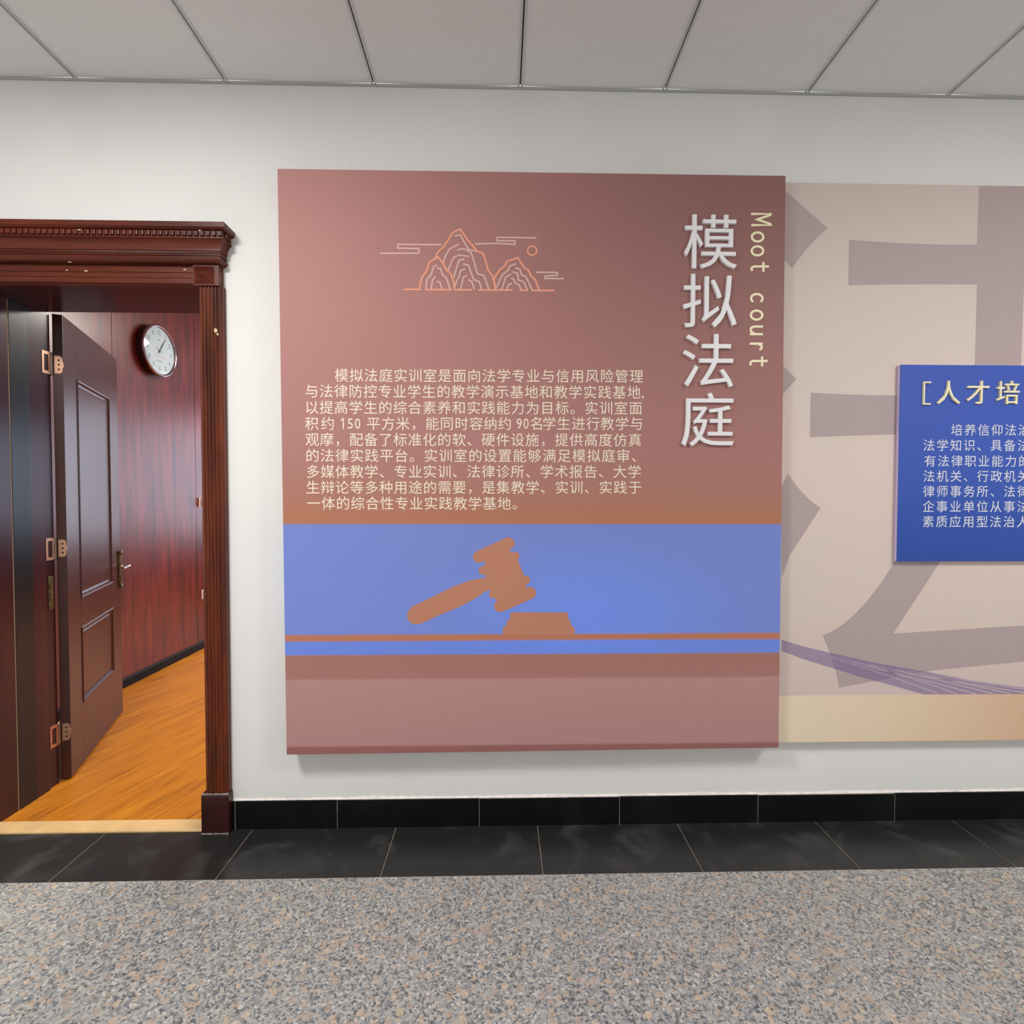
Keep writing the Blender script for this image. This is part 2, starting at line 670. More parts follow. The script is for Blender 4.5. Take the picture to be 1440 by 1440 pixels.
# the room behind the door
RX0, RX1, RY1, RC = -2.771, 3.2, 6.6, 3.22
bm = bmesh.new()
for a, b in ((WT, 1.589), (1.589, 2.575), (2.575, 3.75), (3.75, 4.9), (4.9, RY1)):
    box(bm, RX0 - 0.02, RX0, a + 0.0025, b - 0.0025, 0, RC, 0)
box(bm, RX0 - 0.06, RX0 - 0.008, WT, RY1, 0, RC, 1)
tag(build('wall_left', bm, [M_room, M_seam]), 'mahogany board wall of the room beyond the door', 'wall', kind='structure')
M_rwhite = flat('pale_room_wall', C3(214, 218, 224), 0.8)
bm = bmesh.new()
box(bm, RX0, RX1, RY1, RY1 + 0.1, 0, RC)
tag(build('wall_back', bm, M_room), 'far wall of the room beyond the door', 'wall', kind='structure')
bm = bmesh.new()
box(bm, RX1, RX1 + 0.1, WT, RY1 + 0.1, 0, RC)
tag(build('wall_right', bm, M_room), 'right wall of the room beyond the door', 'wall', kind='structure')
bm = bmesh.new()
box(bm, RX0, RX1, WT, RY1, RC, RC + 0.08)
tag(build('ceiling_room', bm, M_rwhite), 'ceiling of the room beyond the door', 'ceiling', kind='structure')
bm = bmesh.new()
box(bm, RX0, RX1, WT, RY1, -0.05, 0.001)
box(bm, OX0 - 0.04, OX1 + 0.04, 0.0, WT, -0.05, 0.001)
tag(build('wood_floor', bm, M_plank), 'orange wood floor of the room beyond the door', 'floor', kind='structure')
bm = bmesh.new()
prism(bm, [(0, 0.001), (0.014, 0.001), (0.014, 0.062), (0.009, 0.07), (0, 0.07)], lambda a, b: (RX0 + a, WT + 0.002, b), lambda a, b: (RX0 + a, RY1, b))
tag(build('baseboard_left', bm, M_rbase), 'black baseboard along the mahogany wall', 'baseboard', kind='structure')

# pale threshold
bm = bmesh.new()
prism(bm, [(-0.02, 0.0007), (-0.02, 0.006), (-0.016, 0.009), (0.052, 0.009), (0.058, 0.0012)], lambda a, b: (OX0 + 0.004, a, b), lambda a, b: (OX1 - 0.006, a, b))
tag(build('threshold', bm, M_thr), 'pale wooden threshold strip across the doorway', 'threshold', kind='structure')

# ================================================================== door frame
df = tag(empty('door_frame', ((OX0 + OX1) / 2, 0, 0)), 'carved brown wooden door frame with a dentilled cornice', 'door frame', kind='structure')
midx = (OX0 + OX1) / 2


def mir(x):
    return 2 * midx - x


def lining(sgn):
    f = (lambda x: x) if sgn < 0 else mir
    def bx(bm, x0, x1, *r, **k):
        a, b = sorted((f(x0), f(x1)))
        box(bm, a, b, *r, **k)
    bm = bmesh.new()
    bx(bm, OX0 - 0.04, OX0, 0.002, 0.1417, 0.0015, OZ, bev=0.001)
    bx(bm, OX0 - 0.04, OX0, 0.237, 0.304, 0.0015, OZ, bev=0.001)
    bx(bm, OX0 - 0.044, OX0 - 0.015, 0.303, 0.368, 0.0015, OZ + 0.030)
    j = build('jamb', bm, M_lining, df)
    bm = bmesh.new()
    bx(bm, OX0 - 0.036, OX0 + 0.002, 0.1455, 0.237, 0.0015, OZ - 0.001, bev=0.001)
    build('stop_strip', bm, M_strip, j, label='blackened strip down the door lining').matrix_parent_inverse.identity()
    bm = bmesh.new()
    bx(bm, OX0 - 0.03, OX0 + 0.0004, 0.1415, 0.1456, 0.0015, OZ - 0.002)
    build('joint_line', bm, M_gap, j)


lining(-1)
lining(1)
bm = bmesh.new()
box(bm, OX0 - 0.04, OX1 + 0.04, 0.002, 0.304, OZ, OZ + 0.034, bev=0.001)
box(bm, OX0 - 0.04, OX1 + 0.04, 0.304, 0.368, OZ + 0.030, OZ + 0.046)
build('head_lining', bm, M_lining, df)

# fluted casings
CI, CO = -1.225, -1.131                             # right casing, inner and outer edge
def casing_profile():
    pts = [(0, 0), (0, -0.022), (0.004, -0.027)]
    w = CO - CI
    n = 5
    a, b = 0.010, w - 0.012
    for k in range(n):
        x0 = a + (b - a) * k / n
        x1 = a + (b - a) * (k + 1) / n
        pts.append((x0 + 0.002, -0.030))
        for q in range(5):
            th = PI * q / 4
            xc = (x0 + x1) / 2 + 0.003
            pts.append((xc - 0.0055 * math.cos(th), -0.030 + 0.0055 * math.sin(th)))
        pts.append((x1, -0.030))
    pts += [(w - 0.005, -0.028), (w, -0.022), (w, 0)]
    out = []
    for p in pts:
        if not out or p[0] >= out[-1][0] - 1e-9:
            out.append(p)
    return out


for side in (1, -1):
    g = (lambda x: x) if side > 0 else mir
    bm = bmesh.new()
    prof = [(CI + a, b - 0.0005) for a, b in casing_profile()]
    prism(bm, prof, lambda a, b: (g(a), b, 0.166), lambda a, b: (g(a), b, OZ - 0.004))
    build('casing', bm, M_case, df)
    bm = bmesh.new()
    a, b = sorted((g(CI - 0.014), g(CO + 0.005)))
    box(bm, a, b, -0.036, -0.0005, 0.0015, 0.158, bev=0.0015)
    prism(bm, [(-0.0005, 0.158), (-0.036, 0.158), (-0.031, 0.166), (-0.0005, 0.166)], lambda p, q: (a + 0.001, p, q), lambda p, q: (b - 0.001, p, q))
    pb = build('plinth_block', bm, M_plinth, df)
    bm = bmesh.new()
    for i in range(14):                               # uneven pale filler round the block
        u0, u1 = a + 0.002 + (b - a - 0.004) * i / 14, a + 0.002 + (b - a - 0.004) * (i + 1) / 14
        h = random.uniform(0.0012, 0.0042)
        box(bm, u0, u1, -0.0345, -0.030, 0.164, 0.1655 + h)
        box(bm, u0, u1, -0.0365 - h, -0.034, 0.0007, 0.0012 + h)
    build('filler', bm, M_grout, pb, label='dirty pale filler')
    # corner block with a pyramid boss
    bm = bmesh.new()
    a, b = sorted((g(-1.243), g(-1.138)))
    z0, z1 = 2.254, 2.336
    box(bm, a, b, -0.036, -0.0005, z0, z1, bev=0.0015)
    t = bmesh.new()
    m = 0.006
    q = [t.verts.new(p) for p in ((a + m, -0.036, z0 + m), (b - m - 0.012, -0.036, z0 + m), (b - m - 0.012, -0.036, z1 - m), (a + m, -0.036, z1 - m))]
    ap = t.verts.new(((a + b - 0.012) / 2, -0.066, (z0 + z1) / 2))
    for k in range(4):
        t.faces.new((q[k], q[(k + 1) % 4], ap))
    bmesh.ops.recalc_face_normals(t, faces=t.faces)
    merge(bm, t)
    build('corner_block', bm, M_caseX, df, label='corner block with a pyramid boss')

# frieze board between the blocks
bm = bmesh.new()
fp = [(-0.0005, 2.2585), (-0.020, 2.2585), (-0.024, 2.263), (-0.0285, 2.264), (-0.0285, 2.284), (-0.026, 2.2855), (-0.0285, 2.287), (-0.0285, 2.305), (-0.026, 2.3065), (-0.0285, 2.308),
      (-0.0285, 2.326), (-0.024, 2.329), (-0.024, 2.3365), (-0.0005, 2.3365)]
prism(bm, fp, lambda a, b: (mir(-1.244), a, b), lambda a, b: (-1.244, a, b))
build('frieze', bm, M_caseX, df)

# cornice swept with mitred returns
XR, XL = -1.172, mir(-1.172)
cp = [(0.034, 2.337), (0.043, 2.340), (0.049, 2.346), (0.052, 2.354), (0.047, 2.357), (0.046, 2.366), (0.050, 2.368), (0.050, 2.372), (0.0475, 2.373), (0.0475, 2.385), (0.051, 2.386),
      (0.0515, 2.394), (0.0535, 2.404), (0.057, 2.413), (0.062, 2.421), (0.068, 2.426), (0.070, 2.427), (0.070, 2.431), (0.066, 2.432), (0.066, 2.456), (0.074, 2.459), (0.080, 2.464), (0.082, 2.466), (0.082, 2.484), (0.079, 2.487)]
t = bmesh.new()
rings = []
for d, z in cp:
    rings.append([t.verts.new((XL - d, -0.0005, z)), t.verts.new((XL - d, -d, z)), t.verts.new((XR + d, -d, z)), t.verts.new((XR + d, -0.0005, z))])
for A, B in zip(rings[:-1], rings[1:]):
    for k in range(3):
        t.faces.new((A[k], A[k + 1], B[k + 1], B[k]))
t.faces.new(rings[0])
t.faces.new(list(reversed(rings[-1])))
t.faces.new([r[0] for r in rings] + [r[3] for r in reversed(rings)])
bmesh.ops.recalc_face_normals(t, faces=t.faces)
bm = bmesh.new()
merge(bm, t)
cor = build('cornice', bm, M_caseX, df)
bm = bmesh.new()
x = XR + 0.066
while x > XL - 0.066:
    box(bm, x - 0.0165, x, -0.0735, -0.065, 2.435, 2.4545, bev=0.0025)
    x -= 0.0235
y = -0.050
while y < -0.004:
    box(bm, XR + 0.065, XR + 0.0735, y, y + 0.0145, 2.435, 2.4545, bev=0.0025)
    y += 0.0235
build('dentil_row', bm, M_caseX, cor)
bm = bmesh.new()
x = XR + 0.047
while x > XL - 0.047:
    box(bm, x - 0.0046, x, -0.0515, -0.047, 2.374, 2.384, bev=0.0012)
    x -= 0.0068
build('bead_row', bm, M_caseX, cor)
# chipped varnish on the casing and frieze
M_chip = flat('bare_pale_chip', C3(206, 180, 140), 0.8, var=0.2, scale=200)
bm = bmesh.new()
for px, py, rx, ry, y in ((303, 465, 3.2, 4.2, -0.031), (306, 470, 1.6, 2.2, -0.031), (94, 380, 2.2, 0.9, -0.0292), (121, 381, 4, 1.0, -0.0292), (98, 368.5, 4, 0.6, -0.053), (260, 379, 2.4, 1.2, -0.0292), (111, 323, 3.5, 1.0, -0.076), (281, 324, 2.5, 1.2, -0.076)):
    poly_px(bm, [(px + rx * random.uniform(.55, 1) * math.cos(k * PI / 5), py + ry * random.uniform(.55, 1) * math.sin(k * PI / 5)) for k in range(10)], y)
build('varnish_chip', bm, M_chip, df, label='pale chips in the varnish')
# strike plate on the lining
bm = bmesh.new()
box(bm, OX0 - 0.0149, OX0 - 0.0125, 0.330, 0.360, 0.86, 1.02, bev=0.001)
box(bm, OX0 - 0.0127, OX0 - 0.0105, 0.338, 0.352, 0.90, 0.94)
box(bm, OX0 - 0.0127, OX0 - 0.0105, 0.338, 0.352, 0.955, 0.985)
build('strike_plate', bm, M_antique, df, label='tarnished strike plate')

# ================================================================== door leaf (local x along its width, visible face at local y = 0)
DA = math.atan2(0.924, -0.382)
dr = tag(empty('door_1', (-2.124, 0.399, 0.0), DA), 'dark red panelled wooden door standing open into the room', 'door', kind='structure')
DW, DT, DZ0, DZ1 = 0.872, 0.040, 0.009, 2.283
PANS = ((0.168, 0.694, 0.872, 2.010), (0.173, 0.712, 0.322, 0.718))
bm = bmesh.new()
xs = [0, 0.168, 0.70, DW]
box(bm, 0, 0.168, 0, DT, DZ0, DZ1, bev=0.0015)
box(bm, 0.702, DW, 0, DT, DZ0, DZ1, bev=0.0015)
box(bm, 0.168, 0.702, 0, DT, 2.010, DZ1)
box(bm, 0.168, 0.702, 0, DT, 0.722, 0.870)
box(bm, 0.168, 0.702, 0, DT, DZ0, 0.320)
box(bm, -0.0006, 0.001, 0.001, DT - 0.001, DZ0 + 0.001, DZ1 - 0.001, 1)
build('leaf', bm, [M_door, M_dedge], dr, local=True)
for x0, x1, z0, z1 in ((0.168, 0.702, 0.870, 2.010), (0.168, 0.702, 0.320, 0.722)):
    bm = bmesh.new()
    for face in (0, 1):
        Y = (lambda v: v) if face == 0 else (lambda v: DT - v)
        lv = [(0.0, -0.001), (0.006, -0.0055), (0.012, -0.004), (0.020, 0.006), (0.030, 0.010), (0.036, 0.006), (0.040, 0.0055)]
        t = bmesh.new()
        rg = []
        for i, dpt in lv:
            rg.append([t.verts.new(p) for p in ((x0 + i, Y(dpt), z0 + i), (x1 - i, Y(dpt), z0 + i), (x1 - i, Y(dpt), z1 - i), (x0 + i, Y(dpt), z1 - i))])
        for A, B in zip(rg[:-1], rg[1:]):
            for k in range(4):
                t.faces.new((A[k], A[(k + 1) % 4], B[(k + 1) % 4], B[k]))
        t.faces.new(rg[-1])
        bmesh.ops.recalc_face_normals(t, faces=t.faces)
        want = -1 if face == 0 else 1
        if sum(f.normal.y for f in t.faces) * want < 0:
            bmesh.ops.reverse_faces(t, faces=t.faces)
        merge(bm, t)
    build('moulded_panel', bm, M_door, dr, local=True)


def hinge(z):
    h = bmesh.new()
    # leaf on the door edge (tapered with notched end)
    pl = [(0.004, -0.042), (0.026, -0.042), (0.034, -0.032), (0.034, -0.016), (0.038, -0.010), (0.038, 0.010), (0.034, 0.016), (0.034, 0.032), (0.026, 0.042), (0.004, 0.042)]
    pl = [(DT - 0.004 - p, z + q) for p, q in pl]
    prism(h, pl, lambda a, b: (-0.0007, a, b), lambda a, b: (-0.0030, a, b), 0)
    o = build('hinge', h, M_brass, dr, local=True, label='brass hinge')
    h = bmesh.new()
    rod(h, (-0.006, DT + 0.004, z - 0.05), (-0.006, DT + 0.004, z + 0.05), 0.0065)
    for s in (-1, 1):
        rod(h, (-0.006, DT + 0.004, z + s * 0.05), (-0.006, DT + 0.004, z + s * 0.056), 0.0075, r1=0.003)
    build('knuckle', h, M_steel, o, local=True)
    h = bmesh.new()
    for yy, zz in ((0.016, -0.022), (0.016, 0.0), (0.016, 0.022)):
        rod(h, (-0.003, yy, z + zz), (-0.0036, yy, z + zz), 0.0045)
    build('screw', h, M_black, o, local=True)
    # open-work plate on the frame
    h = bmesh.new()
    Minv = rootmat(dr).inverted()
    t = bmesh.new()
    xf = OX0 - 0.0148
    ya, yb = 0.322, 0.366
    for r in ((ya, yb, z - 0.053, z - 0.039), (ya, yb, z + 0.039, z + 0.053), (ya, ya + 0.010, z - 0.039, z + 0.039), (yb - 0.010, yb, z - 0.039, z + 0.039)):
        box(t, xf, xf + 0.003, *r)
    for yy in (ya + 0.008, yb - 0.008):
        for zz in (z - 0.046, z + 0.046):
            rod(t, (xf + 0.003, yy, zz), (xf + 0.0036, yy, zz), 0.004, 10)
    merge(h, t)
    h.transform(Minv)
    build('frame_plate', h, M_brass, o, local=True)


for z in (2.040, 1.150, 0.243):
    hinge(z)

# handle: long antique back plate and a lever
hx, hz = 0.834, 0.94
bm = bmesh.new()
op = []
for k in range(24):
    th = 2 * PI * k / 24
    op.append((hx + 0.022 * math.cos(th), hz + 0.093 * (1 if math.sin(th) >= 0 else -1) + 0.022 * math.sin(th)))
prism(bm, op, lambda a, b: (a, 0.0, b), lambda a, b: (a, -0.009, b))
ip = [(hx + (a - hx) * 0.72, hz + (b - hz) * 0.9) for a, b in op]
prism(bm, ip, lambda a, b: (a, -0.009, b), lambda a, b: (hx + (a - hx) * 0.8, -0.014, b))
for s in (-1, 1):
    lathe(bm, [(0.017, 0), (0.017, 0.006), (0.012, 0.010), (0, 0.011)], 20, Matrix.Translation((hx, -0.010, hz + s * 0.108)) @ Matrix.Rotation(PI / 2, 4, 'X'))
hd = build('door_handle', bm, M_antique, dr, local=True, smooth=True, label='antique brass back plate with a lever')
bm = bmesh.new()
rod(bm, (hx, -0.012, hz + 0.02), (hx, -0.030, hz + 0.02), 0.013, 20, 0.010)
rod(bm, (hx, -0.028, hz + 0.02), (hx, -0.052, hz + 0.02), 0.0085, 16)
lathe(bm, [(0, 0), (0.010, 0.002), (0.0125, 0.010), (0.009, 0.022), (0.0085, 0.07), (0.0105, 0.10), (0.009, 0.112), (0, 0.116)], 18,
      along((hx + 0.012, -0.052, hz + 0.02), (hx - 0.11, -0.052, hz + 0.016))[0])
build('lever', bm, M_nickel, hd, local=True, smooth=True, label='bright nickel lever')
bm = bmesh.new()
rod(bm, (hx, -0.012, hz - 0.055), (hx, -0.018, hz - 0.055), 0.011, 18)
build('key_cylinder', bm, M_antique, hd, local=True)

# ================================================================== wall clock on the mahogany wall
ck = tag(empty('wall_clock', (RX0, 2.02, 2.57)), 'round white wall clock with a chrome rim on the mahogany wall', 'clock')
MC = Matrix.Translation((RX0, 2.02, 2.57)) @ Matrix.Rotation(PI / 2, 4, 'Y')   # local z -> +X ; local x -> -Z
R = 0.198
bm = bmesh.new()
lathe(bm, [(0, 0.0005), (R - 0.012, 0.0005), (R - 0.004, 0.006), (R - 0.002, 0.048), (R - 0.016, 0.05), (0, 0.05)], 72, MC)
build('case', bm, M_cbody, ck, smooth=True)
bm = bmesh.new()
rp = [(R - 0.002 + 0.0 - 0.011 * math.cos(2 * PI * k / 12) - 0.004, 0.056 + 0.013 * math.sin(2 * PI * k / 12)) for k in range(12)]
lathe(bm, rp, 72, MC, closed=True)
build('rim', bm, M_chrome, ck, smooth=True, label='chrome rim')
bm = bmesh.new()
lathe(bm, [(R - 0.016, 0.0502), (R - 0.016, 0.054), (0, 0.054)], 72, MC)
dial = build('dial', bm, M_dial, ck)


def on_dial(u, v, h=0.0545):                         # u to the viewer's right (+Y), v up
    return Vector((RX0 + h, 2.02 + u, 2.57 + v))


for k in range(1, 13):
    bm = bmesh.new()
    th = 2 * PI * k / 12
    cu_, cv_ = 0.142 * math.sin(th), 0.142 * math.cos(th)
    s = str(k)
    wtot = 0
    ws = []
    for ch in s:
        b = glyph(ch)[2]
        ws.append(b[1] - b[0])
    k_ = 0.052
    wtot = sum(ws) * k_ + 0.006 * (len(s) - 1)
    x = -wtot / 2
    for ch, w_ in zip(s, ws):
        vs, fs, b = glyph(ch)
        nv = [bm.verts.new(on_dial(cu_ + x + (v.x - b[0]) * k_, cv_ + (v.y - (b[2] + b[3]) / 2) * k_, 0.0546)) for v in vs]
        for f in fs:
            bm.faces.new([nv[i] for i in f])
        x += w_ * k_ + 0.006
    build('numeral', bm, M_num, dial)


def dial_bar(bm, ang, r0, r1, w0, w1, h):
    a = Vector((math.sin(ang), math.cos(ang)))
    n = Vector((a.y, -a.x))
    q = [a * r0 + n * w0, a * r0 - n * w0, a * r1 - n * w1, a * r1 + n * w1]
    prism(bm, [(p.x, p.y) for p in q], lambda u, v: on_dial(u, v, h), lambda u, v: on_dial(u, v, h + 0.0012))


bm = bmesh.new()
dial_bar(bm, math.radians(31), -0.02, 0.085, 0.005, 0.003, 0.0565)
build('hour_hand', bm, M_hand, ck)
bm = bmesh.new()
dial_bar(bm, math.radians(33), -0.025, 0.128, 0.004, 0.002, 0.0585)
lathe(bm, [(0, 0.056), (0.008, 0.056), (0.008, 0.062), (0, 0.063)], 20, MC)
build('minute_hand', bm, M_hand, ck)
bm = bmesh.new()
dial_bar(bm, math.radians(-70), -0.03, 0.05, 0.0016, 0.0012, 0.0605)
build('second_hand', bm, M_hand, ck)
bm = bmesh.new()
for k in range(7):                                  # illegible red line of print
    u = -0.06 + k * 0.0195
    for q in range(3):
        x = u + random.uniform(0, .010)
        z = -0.045 + random.uniform(-.005, .005)
        prism(bm, [(x, z), (x + .007, z), (x + .007, z + .0022), (x, z + .0022)], lambda a, b: on_dial(a, b, .0541), lambda a, b: on_dial(a, b, .0545))
    prism(bm, [(u + .004, -.053), (u + .0065, -.053), (u + .0065, -.036), (u + .004, -.036)], lambda a, b: on_dial(a, b, .0541), lambda a, b: on_dial(a, b, .0545))
build('printed_line', bm, M_red, dial, label='faded red line of print')
bm = bmesh.new()
for k in range(5):
    u = -0.03 + k * 0.013
    prism(bm, [(u, -.083), (u + .009, -.083), (u + .009, -.076), (u, -.076)], lambda a, b: on_dial(a, b, .0541), lambda a, b: on_dial(a, b, .0545))
build('printed_mark', bm, M_num, dial)
bm = bmesh.new()
for k in range(3):
    u = -0.016 + k * 0.011
    prism(bm, [(u, .083), (u + .008, .083), (u + .008, .09), (u, .09)], lambda a, b: on_dial(a, b, .0541), lambda a, b: on_dial(a, b, .0545))
build('printed_mark', bm, M_num, dial)

t = NT('clock_glass')
gl = t.n('ShaderNodeBsdfGlossy')
gl.inputs['Roughness'].default_value = 0.02
tr = t.n('ShaderNodeBsdfTransparent')
fr = t.n('ShaderNodeFresnel')
fr.inputs['IOR'].default_value = 1.35
mx = t.n('ShaderNodeMixShader')
t.l(fr.outputs[0], mx.inputs[0])
t.l(tr.outputs[0], mx.inputs[1])
t.l(gl.outputs[0], mx.inputs[2])
t.l(mx.outputs[0], t.t.nodes['Material Output'].inputs['Surface'])
M_glass = t.m
bm = bmesh.new()
lathe(bm, [(R - 0.014, 0.060), (R * 0.85, 0.064), (R * 0.6, 0.068), (R * 0.3, 0.070), (0, 0.0705)], 72, MC)
build('cover_glass', bm, M_glass, ck, smooth=True)

M_pale = flat('pale_bracket_metal', C3(206, 188, 178), 0.4)
# small metal brackets on the mahogany wall, close to the casing in view
for zz, yy, lab in ((1.360, 2.645, 'small metal bracket at mid height on the mahogany wall'), (0.503, 2.668, 'small metal bracket low on the mahogany wall')):
    o = tag(empty('metal_bracket', (RX0, yy, zz)), lab, 'bracket', 'metal brackets on the mahogany wall')
    bm = bmesh.new()
    box(bm, RX0 + 0.0005, RX0 + 0.004, yy - 0.03, yy + 0.03, zz - 0.043, zz + 0.043, bev=0.001)
    build('back_plate', bm, M_pale, o)
    bm = bmesh.new()
    box(bm, RX0 + 0.004, RX0 + 0.034, yy - 0.004, yy + 0.004, zz - 0.040, zz + 0.040, bev=0.001)
    rod(bm, (RX0 + 0.034, yy, zz - 0.043), (RX0 + 0.034, yy, zz + 0.043), 0.006)
    build('arm', bm, M_pale, o)

# ================================================================== brown display board
YB = -0.080
P = {k: W(*v, YB) for k, v in dict(tl=(390, 237), tr=(1105, 247), br=(1095, 1051.5), bl=(403, 1061.5)).items()}
bz = P['bl'].z
pn = tag(empty('display_board', ((P['bl'].x + P['br'].x) / 2, 0, bz)), 'large brown board with white raised characters and a gavel on a blue band', 'display board')


def zof(py, px=700, y=YB):
    return W(px, py, y).z


def mat_brown():
    t = NT('printed_brown_board')
    tc = t.n('ShaderNodeTexCoord')
    sp = t.n('ShaderNodeSeparateXYZ')
    t.l(tc.outputs['Object'], sp.inputs[0])
    H = P['tl'].z - bz
    z = t.math('DIVIDE', sp.outputs[2], H)
    q = lambda py: (zof(py) - bz) / H
    lip, pk, br_, b2, ln, b1 = q(1048), q(953), q(920), q(900), q(892), q(738.5)
    stops = [(0.0, C3(150, 98, 94)), (lip, C3(150, 98, 94)), (lip + .0005, C3(178, 134, 130)), (pk, C3(182, 138, 132)), (pk + .0005, C3(166, 118, 110)), (br_, C3(166, 116, 104)),
             (br_ + .0005, C3(110, 138, 224)), (b2, C3(110, 138, 224)), (b2 + .0005, C3(184, 120, 92)), (ln, C3(184, 120, 92)), (ln + .0005, C3(119, 139, 213)), (b1, C3(117, 135, 204)),
             (b1 + .0005, C3(178, 116, 86)), (b1 + .05, C3(170, 118, 103)), (b1 + .13, C3(171, 121, 115)), (1.0, C3(182, 130, 124))]
    c = t.ramp(z, stops)
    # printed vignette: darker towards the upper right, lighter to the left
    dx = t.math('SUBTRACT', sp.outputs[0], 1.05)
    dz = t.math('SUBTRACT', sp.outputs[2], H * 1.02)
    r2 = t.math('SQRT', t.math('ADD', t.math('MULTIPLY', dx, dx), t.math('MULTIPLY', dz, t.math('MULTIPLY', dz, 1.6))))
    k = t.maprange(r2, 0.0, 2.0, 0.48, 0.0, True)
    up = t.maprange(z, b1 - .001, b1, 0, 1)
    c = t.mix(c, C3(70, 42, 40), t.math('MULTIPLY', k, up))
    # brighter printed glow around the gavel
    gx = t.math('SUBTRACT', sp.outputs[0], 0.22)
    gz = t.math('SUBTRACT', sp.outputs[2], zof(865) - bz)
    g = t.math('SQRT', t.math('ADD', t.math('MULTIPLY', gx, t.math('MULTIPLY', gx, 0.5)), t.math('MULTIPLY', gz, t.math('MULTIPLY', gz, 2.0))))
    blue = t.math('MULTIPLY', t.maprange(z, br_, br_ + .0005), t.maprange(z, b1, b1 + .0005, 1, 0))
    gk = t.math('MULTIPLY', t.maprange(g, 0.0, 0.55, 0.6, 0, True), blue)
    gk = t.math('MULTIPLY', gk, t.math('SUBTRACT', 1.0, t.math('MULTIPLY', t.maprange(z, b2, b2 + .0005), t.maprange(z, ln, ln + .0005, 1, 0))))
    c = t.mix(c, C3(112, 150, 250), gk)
    n = t.noise(tc.outputs['Object'], 90, 3)
    c = t.mix(c, C3(90, 70, 70), t.maprange(n, 0.5, 0.9, 0, 0.12))
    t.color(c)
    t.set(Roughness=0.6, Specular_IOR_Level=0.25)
    return t.m


M_brown = mat_brown()
M_brownside = flat('board_side_brown', C3(150, 110, 104), 0.6)
t = bmesh.new()
fr_ = [t.verts.new(P[k]) for k in ('tl', 'tr', 'br', 'bl')]
bk_ = [t.verts.new((P[k].x, -0.0008, P[k].z)) for k in ('tl', 'tr', 'br', 'bl')]
t.faces.new(fr_)
t.faces.new(list(reversed(bk_)))
for k in range(4):
    t.faces.new((fr_[k], bk_[k], bk_[(k + 1) % 4], fr_[(k + 1) % 4]))
bmesh.ops.recalc_face_normals(t, faces=t.faces)
bmesh.ops.bevel(t, geom=[e for e in t.edges], offset=0.0015, segments=2, affect='EDGES')
bm = bmesh.new()
merge(bm, t)
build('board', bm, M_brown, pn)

M_cream = flat('cream_print', C3(238, 221, 198), 0.6)
M_title = flat('white_acrylic_letter', C3(232, 230, 230), 0.4)
M_yel = flat('pale_yellow_letter', C3(240, 230, 188), 0.45)
M_orange = flat('orange_brown_print', C3(186, 124, 98), 0.6)
M_line_o = flat('salmon_line_print', C3(236, 156, 128), 0.6)
M_line_w = flat('pale_pink_line_print', C3(214, 176, 166), 0.6)

# raised title characters
for ch, x, yv in (('模', 998.0, 343.5), ('拟', 996.8, 426.2), ('法', 994.8, 510.0), ('庭', 994.0, 592.6)):
    bm = bmesh.new()
    cjk(bm, ch, x, yv, 78.3, YB, 0.0003, 0.0, 0.006, 0.992)
    build('title_character', bm, M_title, pn, label='raised white character')

def ell(cx, cy, rx, ry, a0, a1, n=18):
    return [(cx + rx * math.cos(math.radians(a0 + (a1 - a0) * k / n)), cy + ry * math.sin(math.radians(a0 + (a1 - a0) * k / n))) for k in range(n + 1)]


STROKE = {'M': [[(-.04, 0), (-.04, 1), (.5, .25), (1.04, 1), (1.04, 0)], [(-.04, .97), (.06, .97), (.5, .34), (.94, .97), (1.04, .97)]],
          'o': [ell(.5, .31, .44, .31, 0, 360, 28)],
          'c': [ell(.5, .31, .42, .31, 48, 312, 24)],
          't': [[(.42, .9), (.42, .2)] + ell(.66, .19, .24, .19, 180, 300, 10), [(.06, .64), (.88, .64)]],
          'u': [[(.12, .62), (.12, .22)] + ell(.44, .22, .32, .22, 180, 330, 12) + [(.86, .24)], [(.86, .62), (.86, 0)]],
          'r': [[(.26, .62), (.26, 0)], [(.26, .36)] + ell(.6, .3, .32, .31, 150, 45, 10)]}
for ch, yc in (('M', 135), ('o', 203), ('o', 257), ('t', 321), ('c', 442), ('o', 507), ('u', 567), ('r', 628), ('t', 689)):
    bm = bmesh.new()
    xb = 381 - (yc - 135) * 0.013                     # baseline in the same crop
    for st in STROKE[ch]:
        pts = [(920 + .3611 * (xb + 72 * v), 260 + .3611 * (yc + 40 * (u - 0.5))) for u, v in st]
        ribbon_px(bm, pts, 3.5 if ch == 'M' else 3.1, YB, 0.0004)
    build('english_letter', bm, M_yel, pn, label='pale yellow letter of the vertical lettering')

# printed paragraph, one part per line
par = build('paragraph', bmesh.new(), M_cream, pn) if False else empty('paragraph', (0, 0, 0))
par.parent = pn
q = lambda x, y: (420 + .3472 * x, 500 + .3472 * y)
PITCHX = 59.45
LINES = [('模拟法庭实训室是面向法学专业与信用风险管理', 174, 81, 1368, 85), ('与法律防控专业学生的教学演示基地和教学实践基地', 53, 145, 1358, 150),
         ('以提高学生的综合素养和实践能力为目标。实训室面', 53, 211, 1365, 214), None, ('观摩，配备了标准化的软、硬件设施，提供高度仿真', 55, 341, 1362, 343),
         ('的法律实践平台。实训室的设置能够满足模拟庭审、', 56, 406, 1375, 407), ('多媒体教学、专业实训、法律诊所、学术报告、大学', 58, 471, 1360, 471),
         ('生辩论等多种用途的需要，是集教学、实训、实践于', 58, 535, 1362, 535), ('一体的综合性专业实践教学基地。', 61, 599, 892, 600)]
EM = 19.3
